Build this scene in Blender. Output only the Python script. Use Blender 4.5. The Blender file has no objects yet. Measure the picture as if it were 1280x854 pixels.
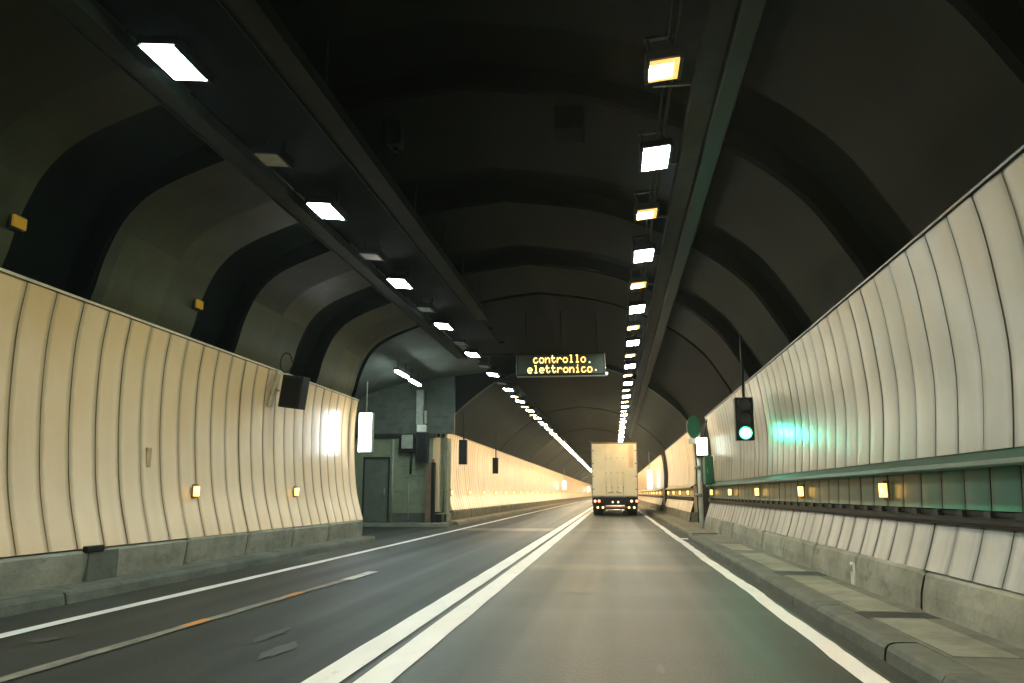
import bpy, math, random
random.seed(7)
R = math.radians
D, C = bpy.data, bpy.context.scene
col = C.collection

# ------------------------------------------------------------------ camera
cam_d = D.cameras.new('camera'); cam = D.objects.new('camera', cam_d); col.objects.link(cam)
cam.location = (0, 0, 1.2)
cam.rotation_euler = (R(90 + 10.758), 0, R(7.167))
cam_d.sensor_width = 36; cam_d.lens = 36 * 1000 / 1280
cam_d.clip_start = .1; cam_d.clip_end = 2000
C.camera = cam
# ------------------------------------------------------------------ world (closed tunnel at night)
w = D.worlds.new('World'); C.world = w; w.use_nodes = True
w.node_tree.nodes['Background'].inputs[0].default_value = (.01, .012, .014, 1)
w.node_tree.nodes['Background'].inputs[1].default_value = .5
C.view_settings.view_transform = 'Standard'; C.view_settings.look = 'None'
C.view_settings.exposure = 0; C.view_settings.gamma = 1
cy = C.cycles
cy.use_denoising = True
cy.sample_clamp_indirect = 4; cy.sample_clamp_direct = 0
cy.max_bounces = 6; cy.diffuse_bounces = 4; cy.glossy_bounces = 3
cy.use_light_tree = True; cy.volume_bounces = 0; cy.max_bounces = 5
# lamp strengths
L_WHITE, L_AMBER, L_FAR = 120, 350, 440
CX = -1.85           # tunnel centre line
P = 4.08             # spacing of ribs and lamps
PP = P / 8           # panel width

# ------------------------------------------------------------------ materials
def nt(name):
    m = D.materials.new(name); m.use_nodes = True
    t = m.node_tree; return m, t, t.nodes['Principled BSDF']
def N(t, typ, **k):
    n = t.nodes.new(typ)
    for a, b in k.items():
        if a.startswith('i_'): n.inputs[a[2:].replace('_', ' ')].default_value = b
        else: setattr(n, a, b)
    return n
def noise(t, scale=(1, 1, 1), s=1., detail=4., rough=.6, lo=.35, hi=.65):
    tc = N(t, 'ShaderNodeTexCoord'); mp = N(t, 'ShaderNodeMapping'); mp.inputs['Scale'].default_value = scale
    nz = N(t, 'ShaderNodeTexNoise'); nz.inputs['Scale'].default_value = s; nz.inputs['Detail'].default_value = detail
    nz.inputs['Roughness'].default_value = rough
    t.links.new(tc.outputs['Object'], mp.inputs[0]); t.links.new(mp.outputs[0], nz.inputs['Vector'])
    r = N(t, 'ShaderNodeMapRange'); r.inputs[1].default_value = lo; r.inputs[2].default_value = hi
    t.links.new(nz.outputs['Fac'], r.inputs[0])
    return r.outputs[0]
def mix(t, fac, a, b):
    m = N(t, 'ShaderNodeMix', data_type='RGBA')
    for s, v in ((0, fac), (6, a), (7, b)):
        if hasattr(v, 'links'): t.links.new(v, m.inputs[s])
        else: m.inputs[s].default_value = v if s == 0 else (*v, 1)
    return m.outputs[2]
def mul(t, a, k):
    m = N(t, 'ShaderNodeMath', operation='MULTIPLY'); t.links.new(a, m.inputs[0]); m.inputs[1].default_value = k
    return m.outputs[0]
def bump(t, b, h, dist=.01, st=1.):
    n = N(t, 'ShaderNodeBump'); n.inputs['Strength'].default_value = st; n.inputs['Distance'].default_value = dist
    t.links.new(h, n.inputs['Height']); t.links.new(n.outputs[0], b.inputs['Normal'])
def plain(name, c, rough=.5, metal=0., vary=.25, s=6., spec=.5):
    m, t, b = nt(name)
    f = noise(t, (1, 1, 1), s)
    c2 = tuple(x * (1 - vary) for x in c)
    t.links.new(mix(t, f, c, c2), b.inputs['Base Color'])
    b.inputs['Roughness'].default_value = rough; b.inputs['Metallic'].default_value = metal; b.inputs['Specular IOR Level'].default_value = spec
    return m
def glow(name, c, s, base=(.8, .8, .8)):
    m, t, b = nt(name)
    b.inputs['Base Color'].default_value = (*base, 1)
    b.inputs['Emission Color'].default_value = (*c, 1); b.inputs['Emission Strength'].default_value = s
    b.inputs['Roughness'].default_value = .3
    return m
def panel_mat(name, base, dirt, rough, stain=.55, top_light=None):
    m, t, b = nt(name)
    streak = noise(t, (1, 3, .3), 1.3, 4, .6, .45, .85)       # soft grime running down
    blot = noise(t, (1, .8, .8), .9, 5, .6, .45, .85)
    # grime gathered along the panel edges (world Y, one panel every PP metres)
    gm = N(t, 'ShaderNodeNewGeometry'); sx = N(t, 'ShaderNodeSeparateXYZ'); t.links.new(gm.outputs['Position'], sx.inputs[0])
    ad = N(t, 'ShaderNodeMath', operation='ADD'); t.links.new(sx.outputs['Y'], ad.inputs[0]); ad.inputs[1].default_value = -9.7 + PP * 80
    dv = N(t, 'ShaderNodeMath', operation='DIVIDE'); t.links.new(ad.outputs[0], dv.inputs[0]); dv.inputs[1].default_value = PP
    fr = N(t, 'ShaderNodeMath', operation='FRACT'); t.links.new(dv.outputs[0], fr.inputs[0])
    sb = N(t, 'ShaderNodeMath', operation='SUBTRACT'); t.links.new(fr.outputs[0], sb.inputs[0]); sb.inputs[1].default_value = .5
    ab = N(t, 'ShaderNodeMath', operation='ABSOLUTE'); t.links.new(sb.outputs[0], ab.inputs[0])
    wob = noise(t, (1, 2, 2), 2.2, 3, .6, .3, .7)
    lo_ = N(t, 'ShaderNodeMath', operation='MULTIPLY_ADD'); t.links.new(wob, lo_.inputs[0]); lo_.inputs[1].default_value = .07; lo_.inputs[2].default_value = .29
    mr = N(t, 'ShaderNodeMapRange'); t.links.new(ab.outputs[0], mr.inputs[0]); t.links.new(lo_.outputs[0], mr.inputs[1]); mr.inputs[2].default_value = .45
    edge = mr.outputs[0]
    fl = N(t, 'ShaderNodeMath', operation='FLOOR'); t.links.new(dv.outputs[0], fl.inputs[0])
    wn = N(t, 'ShaderNodeTexWhiteNoise', noise_dimensions='1D'); t.links.new(fl.outputs[0], wn.inputs['W'])
    c0 = mix(t, mul(t, wn.outputs['Value'], .35), base, tuple(x * .55 + y_ * .45 for x, y_ in zip(base, dirt)))
    c = mix(t, mul(t, streak, stain * .5), c0, dirt)
    c = mix(t, mul(t, blot, stain * .7), c, dirt)
    if top_light:      # lamplight tone painted on the upper part of the panels, uneven
        zz = N(t, 'ShaderNodeMath', operation='MULTIPLY_ADD'); t.links.new(noise(t, (1, .7, .5), 1.4, 4, .6, .3, .7), zz.inputs[0]); zz.inputs[1].default_value = -.9; t.links.new(sx.outputs['Z'], zz.inputs[2])
        fm = N(t, 'ShaderNodeMapRange'); t.links.new(zz.outputs[0], fm.inputs[0]); fm.inputs[1].default_value = .9; fm.inputs[2].default_value = 3.3
        c = mix(t, mul(t, fm.outputs[0], .8), c, top_light)
    c = mix(t, mul(t, edge, .68), c, tuple(x * .8 for x in dirt))
    t.links.new(c, b.inputs['Base Color'])
    rr = N(t, 'ShaderNodeMapRange'); t.links.new(blot, rr.inputs[0])
    rr.inputs[3].default_value = rough; rr.inputs[4].default_value = rough + .12
    t.links.new(rr.outputs[0], b.inputs['Roughness'])
    b.inputs['Coat Weight'].default_value = .35; b.inputs['Coat Roughness'].default_value = .2
    bump(t, b, noise(t, (1, 1.5, .7), 1.6, 2, .5, 0, 1), .012, .4)
    return m
def concrete_mat(name, c, d, rough=.8):
    m, t, b = nt(name)
    a = noise(t, (1, 1, 1), 1.1, 6, .7, .38, .66); f = noise(t, (1, 1, 1), 11, 6, .7, .3, .8)
    g = noise(t, (1, 1.5, 4), 1.7, 5, .65, .52, .72)          # dark splash stains
    cc = mix(t, a, c, d); cc = mix(t, mul(t, g, .6), cc, tuple(x * .45 for x in d)); cc = mix(t, mul(t, f, .35), cc, tuple(x * .5 for x in c))
    t.links.new(cc, b.inputs['Base Color']); b.inputs['Roughness'].default_value = rough
    bump(t, b, f, .008, .7)
    return m
def asphalt_mat(name, c, d, rough=.5):
    m, t, b = nt(name)
    big = noise(t, (.5, .12, 1), 1.2, 4, .6, .35, .7)            # long soft wear
    band = noise(t, (.08, .45, 1), 1.0, 3, .5, .45, .7)          # crosswise pale bands, light pools put into the colour
    track = noise(t, (1.3, .02, 1), 1.2, 2, .5, .4, .65)         # wheel tracks
    grit = noise(t, (1, .6, 1), 32, 4, .75, .35, .7)
    cc = mix(t, big, c, d); cc = mix(t, mul(t, track, .35), cc, tuple(x * .55 for x in c))
    cc = mix(t, mul(t, band, .55), cc, tuple(x * 2.3 for x in c)); b.inputs['Specular IOR Level'].default_value = .3
    cc = mix(t, mul(t, grit, .5), cc, tuple(x * .3 for x in c)); cc = mix(t, mul(t, noise(t, (2.2, .5, 1), 2.3, 5, .7, .56, .75), .6), cc, tuple(x * .35 for x in c))
    t.links.new(cc, b.inputs['Base Color'])
    rr = N(t, 'ShaderNodeMapRange'); t.links.new(track, rr.inputs[0])
    rr.inputs[3].default_value = rough; rr.inputs[4].default_value = rough - .1
    t.links.new(rr.outputs[0], b.inputs['Roughness'])
    bump(t, b, grit, .004, .5)
    return m
def paint_mat(name, c, under, lo, hi, s=7., rough=.5):
    m, t, b = nt(name)
    f = noise(t, (1, .35, 1), s, 6, .75, lo, hi)
    g = noise(t, (1, .3, 1), 1.5, 4, .6, .4, .8)
    cc = mix(t, f, c, under); cc = mix(t, mul(t, g, .3), cc, under)
    t.links.new(cc, b.inputs['Base Color']); b.inputs['Roughness'].default_value = rough
    return m

def sheet_mat(name, c, d, rough):
    m, t, b = nt(name)
    gm = N(t, 'ShaderNodeNewGeometry'); mp = N(t, 'ShaderNodeMapping'); t.links.new(gm.outputs['Position'], mp.inputs[0])
    mp.inputs['Location'].default_value = (0, -.55, .1); mp.inputs['Scale'].default_value = (0, .78, 1.05)
    fl = N(t, 'ShaderNodeVectorMath', operation='FLOOR'); t.links.new(mp.outputs[0], fl.inputs[0])
    wn = N(t, 'ShaderNodeTexWhiteNoise', noise_dimensions='3D'); t.links.new(fl.outputs[0], wn.inputs['Vector'])
    soot = noise(t, (1, .6, .35), 1.5, 5, .65, .35, .7)
    cc = mix(t, mul(t, wn.outputs['Value'], .75), c, d); cc = mix(t, mul(t, soot, .6), cc, tuple(x * .5 for x in d))
    t.links.new(cc, b.inputs['Base Color'])
    rr = N(t, 'ShaderNodeMapRange'); t.links.new(wn.outputs['Value'], rr.inputs[0]); rr.inputs[3].default_value = rough; rr.inputs[4].default_value = rough + .18
    t.links.new(rr.outputs[0], b.inputs['Roughness']); b.inputs['Specular IOR Level'].default_value = .15
    bump(t, b, noise(t, (1, 1, .6), 1.8, 2, .5, 0, 1), .03, .5)
    return m

M = dict(
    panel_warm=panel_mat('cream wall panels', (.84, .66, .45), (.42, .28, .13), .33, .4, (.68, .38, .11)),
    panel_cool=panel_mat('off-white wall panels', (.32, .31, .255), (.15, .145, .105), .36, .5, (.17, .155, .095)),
    panel_green=panel_mat('green wall panels', (.15, .25, .17), (.09, .15, .10), .5),
    panel_low=panel_mat('dirty white lower panels', (.46, .45, .41), (.10, .10, .08), .45, 1.1),
    panel_deep=panel_mat('dark green wall panels', (.012, .27, .17), (.01, .13, .085), .35),  # nearest green panels, with a green reflection painted into their colour
    joint=plain('panel joint', (.11, .11, .08), .7),
    joint_warm=plain('brown panel joint', (.26, .175, .075), .7, 0, .5, 3),
    footing=concrete_mat('concrete footing', (.36, .37, .31), (.18, .195, .165)),
    footing_warm=concrete_mat('old concrete footing', (.22, .20, .14), (.11, .10, .07)),
    slab=concrete_mat('walkway concrete', (.17, .185, .15), (.085, .095, .08)),
    slab_pale=concrete_mat('pale walkway slab', (.30, .32, .26), (.16, .175, .14)),
    kerb=concrete_mat('kerb stone', (.135, .155, .13), (.075, .088, .076)),
    asphalt=asphalt_mat('asphalt of the right lane', (.048, .056, .043), (.028, .034, .027)),
    asphalt_dark=asphalt_mat('asphalt of the left lane', (.012, .020, .0185), (.007, .0125, .012), .58),
    gutter=asphalt_mat('gutter asphalt', (.035, .042, .037), (.022, .028, .026), .7),
    paint=paint_mat('white road paint', (.86, .86, .84), (.25, .25, .23), .60, .85),
    paint_old=paint_mat('worn road paint', (.30, .29, .24), (.06, .06, .055), .40, .70),
    paint_mid=paint_mat('half worn road paint', (.55, .55, .50), (.15, .15, .14), .45, .8),
    asphalt_patch=asphalt_mat('darker asphalt patch', (.040, .044, .031), (.026, .029, .021)),
    asphalt_lit_band=asphalt_mat('lamplit asphalt band', (.080, .080, .056), (.052, .055, .040)),  # paler bands: pools of lamplight painted on the road
    orange=paint_mat('orange road paint', (.62, .27, .07), (.2, .12, .05), .5, .8),
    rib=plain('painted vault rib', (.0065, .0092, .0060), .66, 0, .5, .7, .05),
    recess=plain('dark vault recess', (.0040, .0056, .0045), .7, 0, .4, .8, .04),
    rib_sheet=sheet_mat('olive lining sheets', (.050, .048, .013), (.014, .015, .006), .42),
    joint_green=plain('green panel joint', (.02, .045, .03), .6),
    paint_faint=paint_mat('nearly worn off paint', (.040, .047, .044), (.022, .030, .028), .3, .8, 14.),
    step=plain('rib edge', (.005, .006, .0055), .8, 0, .3, 2, .03),
    ring_edge_lit=plain('painted light on the vault edge', (.055, .060, .048), .6, 0, .5, 2, .2),  # light caught on the vault edge, put into a paler colour
    far_vault=plain('smooth concrete vault', (.0150, .0200, .0150), .7, 0, .35, .5, .12),
    tray=plain('galvanised cable tray', (.020, .025, .018), .6, .1, .5, 2.5, .1),
    gantry=plain('dark lighting gantry', (.006, .009, .010), .8, 0, .3, 2, .06),
    black=plain('black metal', (.008, .010, .011), .5, 0, .2, 6, .25),
    dark=plain('dark grey metal', (.016, .020, .019), .45, .2, .3),
    grey=plain('light grey metal', (.34, .37, .32), .5, .1, .25),
    white=plain('white painted metal', (.84, .88, .80), .4, 0, .25, 4),
    green=plain('green enamel', (.010, .14, .075), .35, 0, .25, 3),
    ledge=plain('green ledge paint', (.016, .075, .052), .5, 0, .45, 1.5, .3),
    niche=concrete_mat('lay-by concrete', (.25, .29, .19), (.16, .19, .13)),
    niche_vault=concrete_mat('lay-by vault', (.105, .125, .105), (.055, .07, .06)),
    door=plain('grey green steel door', (.13, .155, .125), .45, 0, .25, 2),
    brown=plain('brown post', (.20, .135, .085), .5, 0, .3, 3),
    tan=plain('tan metal bracket', (.50, .38, .20), .5, 0, .3),
    trailer=plain('cream trailer panel', (.90, .82, .60), .38, 0, .12, 1.2),
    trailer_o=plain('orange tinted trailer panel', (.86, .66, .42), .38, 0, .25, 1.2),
    tyre=plain('tyre rubber', (.015, .015, .015), .8),
    steel=plain('steel', (.30, .29, .26), .4, .7),
    redrefl=plain('red marking tape', (.45, .08, .05), .35),
    glass=plain('dark glass', (.03, .035, .04), .08),
    dimglass=plain('unlit lamp glass', (.42, .47, .42), .25),
    e_white=glow('lit white lamp panel', (.80, 1.0, .93), L_WHITE),
    e_amber=glow('lit amber lamp panel', (1.0, .55, .16), L_AMBER),
    e_amber_far=glow('lit warm lamp panel', (1.0, .60, .21), L_FAR),
    e_glint=glow('amber glint glow', (1.0, .58, .06), .13, (.26, .13, .01)),  # glow of the added plates that imitate lamp reflections
    e_fringe=glow('amber lamp bloom fringe', (1.0, .55, .12), 1.3),  # bloom fringe of the amber lamps, added as a glowing surface
    e_green_rim=glow('green signal lens rim', (.02, .9, .5), 1.6),
    e_marker=glow('amber marker lens', (1.0, .52, .09), 5),
    e_tube=glow('lit tube', (.84, 1.0, .93), 110),
    e_sign=glow('lit white sign face', (.93, .97, 1.0), 14),
    e_sign_far=glow('distant lit sign face', (.93, .97, 1.0), 4),
    e_sos=glow('lit small white sign', (.80, 1.0, .90), 3.2),
    e_green=glow('green signal lens', (.05, 1.0, .62), 110),
    e_led=glow('yellow sign diode', (1.0, .68, .17), 3.2),
    e_led2=glow('pale sign diode', (.85, .85, .6), 1.2),
    e_red=glow('red tail lamp', (1.0, .16, .10), 3.5),
    e_pink=glow('pale tail lamp', (1.0, .42, .26), 1.8),
    e_fog=glow('yellow tail lamp', (1.0, .80, .35), 1.7),
    display=plain('display face', (.09, .12, .10), .4, 0, .3, 3),
)

dim = M['e_glint'].node_tree.nodes['Principled BSDF']
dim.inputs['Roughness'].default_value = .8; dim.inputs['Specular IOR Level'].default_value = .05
# ------------------------------------------------------------------ mesh helpers
class MB:
    def __init__(s): s.v = []; s.f = []; s.mi = []; s.sm = []; s.mats = []
    def m(s, mat):
        mat = M[mat]
        if mat not in s.mats: s.mats.append(mat)
        return s.mats.index(mat)
    def face(s, idx, mat, smooth=False): s.f.append(idx); s.mi.append(s.m(mat)); s.sm.append(smooth)
    def quad(s, a, b, c, d, mat):
        n = len(s.v); s.v += [a, b, c, d]; s.face((n, n + 1, n + 2, n + 3), mat)
    def box(s, x0, x1, y0, y1, z0, z1, mat):
        n = len(s.v)
        s.v += [(x, y, z) for z in (z0, z1) for y in (y0, y1) for x in (x0, x1)]
        for q in ((0, 2, 3, 1), (4, 5, 7, 6), (0, 1, 5, 4), (2, 6, 7, 3), (0, 4, 6, 2), (1, 3, 7, 5)):
            s.face(tuple(n + i for i in q), mat)
    def cyl(s, a, b, r, mat, n=16, r2=None, caps=True):
        from mathutils import Vector
        a, b = Vector(a), Vector(b); d = (b - a).normalized()
        u = d.orthogonal().normalized(); v = d.cross(u); k = len(s.v); r2 = r if r2 is None else r2
        for p, rr in ((a, r), (b, r2)):
            for i in range(n):
                t = 2 * math.pi * i / n
                s.v.append(tuple(p + u * math.cos(t) * rr + v * math.sin(t) * rr))
        for i in range(n):
            j = (i + 1) % n; s.face((k + i, k + j, k + n + j, k + n + i), mat, True)
        if caps:
            s.face(tuple(k + n - 1 - i for i in range(n)), mat); s.face(tuple(k + n + i for i in range(n)), mat)
    def loft(s, rings, mat, smooth=True, close=False):
        """rings: list of equally long point lists; mat: name or function(ring index)"""
        k = len(s.v); n = len(rings[0])
        for r in rings: s.v += [tuple(p) for p in r]
        for i in range(len(rings) - 1):
            mm = mat if isinstance(mat, str) else mat(i)
            for j in range(n if close else n - 1):
                j2 = (j + 1) % n
                s.face((k + i * n + j, k + i * n + j2, k + (i + 1) * n + j2, k + (i + 1) * n + j), mm, smooth)
    def build(s, name, parent=None, loc=None, bevel=0):
        me = D.meshes.new(name)
        v = s.v
        if loc is not None: v = [(x - loc[0], y - loc[1], z - loc[2]) for x, y, z in v]
        me.from_pydata(v, [], s.f)
        for mt in s.mats: me.materials.append(mt)
        me.polygons.foreach_set('material_index', s.mi); me.polygons.foreach_set('use_smooth', s.sm)
        me.validate(); me.update()
        o = D.objects.new(name, me); col.objects.link(o)
        if loc is not None: o.location = loc
        if parent is not None: o.parent = parent
        if bevel:
            b = o.modifiers.new('bevel', 'BEVEL'); b.width = bevel; b.segments = 2; b.limit_method = 'ANGLE'
        return o
def tag(o, label, cat, group=None):
    o['label'] = label; o['category'] = cat
    if group: o['group'] = group
    return o
def struct(o): o['kind'] = 'structure'; return o
def thing(name, loc, label, cat, group=None):
    o = D.objects.new(name, None); col.objects.link(o); o.location = loc; o.empty_display_size = .2
    return tag(o, label, cat, group)
def part(mb, name, root, bevel=0):      # mesh given in world coordinates, root unrotated
    return mb.build(name, root, None, bevel) if root is None else _p(mb, name, root, bevel)
def _p(mb, name, root, bevel):
    lx, ly, lz = world_of(root)
    mb.v = [(x - lx, y - ly, z - lz) for x, y, z in mb.v]
    return mb.build(name, root, None, bevel)
def world_of(o):
    x, y, z = 0, 0, 0
    while o: x += o.location.x; y += o.location.y; z += o.location.z; o = o.parent
    return x, y, z
def copy_tree(o, parent=None):
    c = o.copy(); col.objects.link(c); c.parent = parent
    for ch in list(o.children): copy_tree(ch, c)
    return c

Y0, YE = -16.0, 600.0
NEAR_L, LAY_E, NEAR_R, FAR0 = 20.4, 31.0, 26.4, 31.3

# ------------------------------------------------------------------ vault
def spline(pts, n):
    """Catmull-Rom through pts"""
    P_ = [pts[0]] + pts + [pts[-1]]; out = []
    for i in range(1, len(P_) - 2):
        a, b, c, d = P_[i - 1], P_[i], P_[i + 1], P_[i + 2]
        for k in range(n):
            t = k / n
            out.append(tuple(.5 * (2 * b[q] + (c[q] - a[q]) * t + (2 * a[q] - 5 * b[q] + 4 * c[q] - d[q]) * t * t
                                  + (3 * b[q] - a[q] - 3 * c[q] + d[q]) * t ** 3) for q in (0, 1)))
    out.append(pts[-1]); return out
LEFT = [(0, 6.35), (1.5, 6.15), (2.9, 5.66), (4.0, 5.24), (4.48, 4.86), (4.74, 4.35), (4.86, 3.9), (4.97, 3.4), (5.0, 2.0), (5.0, -.1)]
RIGHT = [(0, 6.35), (1.5, 6.12), (2.6, 5.72), (3.45, 5.25), (4.15, 4.66), (4.6, 4.0), (4.82, 3.6), (4.98, 3.1), (5.0, 2.0), (5.0, -.1)]
BAY = [(0, 6.45), (1.5, 6.25), (2.9, 5.9), (4.4, 5.72), (6.2, 5.5), (7.9, 5.0), (8.55, 4.3), (8.7, 3.4), (8.7, 2.0), (8.7, -.1)]
FARP = [(0, 6.27), (1.5, 6.06), (2.6, 5.66), (3.4, 5.14), (4.0, 4.66), (4.45, 4.24), (4.75, 3.9), (4.93, 3.62), (5.0, 3.2), (5.0, 2.0), (5.0, -.1)]
RIGHT_F = FARP
def profile(l, r, grow=0.):
    a = spline(l, 5); b = spline(r, 5)
    def g(p):
        off, z = p; k = math.hypot(off, z - 1.2); e = grow * min(1, max(0, (z + .1) / .6))
        return off + off / k * e, z + (z - 1.2) / k * e * (1 if z > 1.2 else 0)
    a = [g(p) for p in a]; b = [g(p) for p in b]
    return [(CX - x, z) for x, z in reversed(a)] + [(CX + x, z) for x, z in b[1:]]
def ring(pr, y): return [(x, y, z) for x, z in pr]
pr_rib, pr_rec, pr_bay = profile(LEFT, RIGHT), profile(LEFT, RIGHT, .30), profile(BAY, RIGHT, .12)
pr_out = profile(LEFT, RIGHT, .34); pr_far = profile(FARP, RIGHT_F); pr_far_g = profile(FARP, RIGHT_F, .03)
vb = MB()
edges = []          # (y0, y1, is_rib)
y = 9.4 - 7 * P
while y < NEAR_L:
    edges.append((y, min(y + 2.62, NEAR_L), True))
    if y + 2.62 < NEAR_L: edges.append((y + 2.62, min(y + P, NEAR_L), False))
    y += P
for a, b, rib in edges:
    pr = pr_rib if rib else pr_rec
    if rib:      # the outer skin of the rib lies a little outside its rounded lips
        lip = profile(LEFT, RIGHT, .05)
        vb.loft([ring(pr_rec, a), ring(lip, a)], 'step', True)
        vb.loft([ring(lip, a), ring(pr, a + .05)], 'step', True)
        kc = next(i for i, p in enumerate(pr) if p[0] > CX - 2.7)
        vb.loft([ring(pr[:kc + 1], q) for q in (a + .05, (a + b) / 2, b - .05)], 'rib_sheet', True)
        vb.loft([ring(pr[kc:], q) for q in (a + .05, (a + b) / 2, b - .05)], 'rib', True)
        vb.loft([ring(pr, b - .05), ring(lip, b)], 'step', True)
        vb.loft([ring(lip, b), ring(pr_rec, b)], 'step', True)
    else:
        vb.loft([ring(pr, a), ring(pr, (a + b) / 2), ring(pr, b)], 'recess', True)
big = pr_bay
vb.loft([ring(pr_rib, NEAR_L), ring(big, NEAR_L)], 'recess', False)
cut = next(i for i, p in enumerate(big) if p[0] > -5.0)
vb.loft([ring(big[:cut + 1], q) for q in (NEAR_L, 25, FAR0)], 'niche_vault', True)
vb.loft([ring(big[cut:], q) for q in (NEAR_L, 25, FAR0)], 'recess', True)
o = struct(vb.build('tunnel_vault'))
fv = MB()
# the ring where the tunnel narrows, then the smooth far vault cast in 12 m lengths
fv.loft([ring(big, FAR0), ring(pr_far, FAR0)], 'recess', False)
fv.loft([ring(pr_far, FAR0), ring(pr_far, FAR0 + .25)], 'ring_edge_lit', True)
y = FAR0 + .25; k = 0
while y < YE:
    b = min(y + P * 2, YE); pr = pr_far_g if k % 2 else pr_far
    fv.loft([ring(pr, y), ring(pr, b)], 'far_vault', True)
    if b < YE: fv.loft([ring(pr, b), ring(pr_far if k % 2 else pr_far_g, b)], 'far_vault', True)
    y = b; k += 1
n = len(fv.v); fv.v += ring(pr_far_g, YE); fv.face(tuple(range(n, n + len(pr_far))), 'recess')
struct(fv.build('far_tunnel_vault'))
# back wall of the tunnel behind the car is left open to the dark

# ------------------------------------------------------------------ road, kerbs, walkways
rb = MB()
rb.quad((-13.5, -17.5, -.12), (8.5, -17.5, -.12), (8.5, 619, -.12), (-13.5, 619, -.12), 'slab'); struct(rb.build('ground'))
rb = MB()
def grid_sheet(mb, x0, x1, y0, y1, z, mat): mb.quad((x0, y0, z), (x1, y0, z), (x1, y1, z), (x0, y1, z), mat)
grid_sheet(rb, -1.75, 1.78, Y0, YE, 0, 'asphalt')
grid_sheet(rb, -5.32, -1.75, Y0, YE, 0, 'asphalt_dark')
grid_sheet(rb, -6.02, -5.32, Y0, YE, 0, 'gutter')
grid_sheet(rb, -10.6, -6.02, NEAR_L + .1, LAY_E, 0, 'asphalt_dark')
grid_sheet(rb, 1.78, 3.2, Y0, YE, 0, 'gutter')
struct(rb.build('road'))
# repair patches, and painted bands of lamplight laid in the right lane
pm = MB()
def patch(mb, x0, x1, y0, y1, mat):
    n = 10; lo_ = []; hi_ = []
    for i in range(n + 1):
        x = x0 + (x1 - x0) * i / n
        lo_.append((x, y0 + random.uniform(-.04, .04), .004)); hi_.append((x, y1 + random.uniform(-.04, .04), .004))
    mb.loft([lo_, hi_], mat, False)
patch(pm, -.30, 1.52, 4.6, 8.65, 'asphalt_patch'); patch(pm, -1.40, 1.50, 13.2, 14.2, 'asphalt_lit_band'); patch(pm, -.9, .35, 10.2, 12.3, 'asphalt_patch')
patch(pm, -1.40, 1.52, 26.5, 29.0, 'asphalt_lit_band'); patch(pm, -5.1, -2.05, 26.5, 28.6, 'asphalt_lit_band')
struct(pm.build('road_patches_light_bands'))
# wavy-edged painted lines
def line(mb, xf, w, y0, y1, z, mat, jit=.005, step=.5):
    y = y0; pts = []
    while y < y1:
        pts.append((y, xf(y) - w / 2 + random.uniform(-jit, jit), xf(y) + w / 2 + random.uniform(-jit, jit)))
        y += step if y < 60 else 20
    pts.append((y1, xf(y1) - w / 2, xf(y1) + w / 2))
    mb.loft([[(a, y, z), (b, y, z)] for y, a, b in pts], mat, False)
lm = MB()
line(lm, lambda y: -1.905, .245, Y0, YE, .008, 'paint')
line(lm, lambda y: -1.575, .245, Y0, YE, .008, 'paint')
o = struct(lm.build('centre_line_markings'))
lm = MB(); line(lm, lambda y: 1.66 + .008 * math.sin(y * 1.9) + .012 * math.sin(y * .7), .17, Y0, YE, .008, 'paint', .008, .3)
struct(lm.build('right_edge_marking'))
lm = MB(); line(lm, lambda y: -5.22, .16, Y0, YE, .008, 'paint', .01); struct(lm.build('left_edge_marking'))
lm = MB(); line(lm, lambda y: -4.0 + max(0, y - 5) * .032, .115, 2, 11.9, .008, 'paint_old', .01)
lm.quad((-3.84, 11.3, .0121), (-3.68, 11.3, .0121), (-3.66, 12.5, .0121), (-3.82, 12.5, .0121), 'paint_mid')
for yy in (7.45, 9.6):
    x = -4.0 + (yy - 5) * .032
    lm.quad((x - .055, yy - .22, .0121), (x + .055, yy - .22, .0121), (x + .065, yy + .22, .0121), (x - .045, yy + .22, .0121), 'orange')
struct(lm.build('worn_lane_marking'))
lm = MB()
def blob(mb, cx, cy_, rx, ry, z, mat, n=18):
    k = len(mb.v)
    for i in range(n):
        t = 2 * math.pi * i / n; q = random.uniform(.6, 1.1)
        mb.v.append((cx + rx * q * math.cos(t), cy_ + ry * q * math.sin(t), z))
    mb.face(tuple(range(k, k + n)), mat)
blob(lm, -2.62, 6.25, .10, .42, .008, 'paint_faint'); blob(lm, -2.95, 6.9, .07, .4, .008, 'paint_faint'); blob(lm, .29, 5.95, .035, .2, .008, 'paint_faint')
blob(lm, -4.72, 6.45, .09, .16, .008, 'paint_faint')
struct(lm.build('worn_arrow_marking'))
# cross markings on the road at the kerb end
lm = MB(); lm.quad((1.74, 22.2, .0121), (2.6, 22.0, .0121), (2.6, 22.5, .0121), (1.74, 22.7, .0121), 'paint'); struct(lm.build('kerb_end_marking'))

def kerb(name, prof, y0, y1, stone, mat, sgn=1):
    """prof: (x,z) section; cut in stones with narrow joints, each a touch out of line"""
    mb = MB(); y = y0
    while y < min(y1, 90):
        b = min(y + stone, y1); dx = random.uniform(-.006, .006); dz = random.uniform(-.004, .004)
        pr = [(x + dx, z + dz) for x, z in prof]
        mb.loft([ring(pr, y + .007), ring(pr, b - .007)], mat, False)
        ins = [(x + sgn * .015, z - .015) for x, z in prof]
        mb.loft([ring(ins, y - .01), ring(ins, y + .02)], 'step', False)
        y = b
    if y < y1: mb.loft([ring(prof, y), ring(prof, y1)], mat, False)
    # end faces
    for yy in (y0 + .007, y1):
        n = len(mb.v); pts = ring(prof, yy); mb.v += pts + [(pts[-1][0], yy, -.02)]
        mb.face(tuple(range(n, n + len(pts) + 1)), mat)
    return struct(mb.build(name))
kr = [(1.92, -.01), (1.935, .085), (1.96, .118), (2.0, .13), (2.16, .135)]
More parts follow.
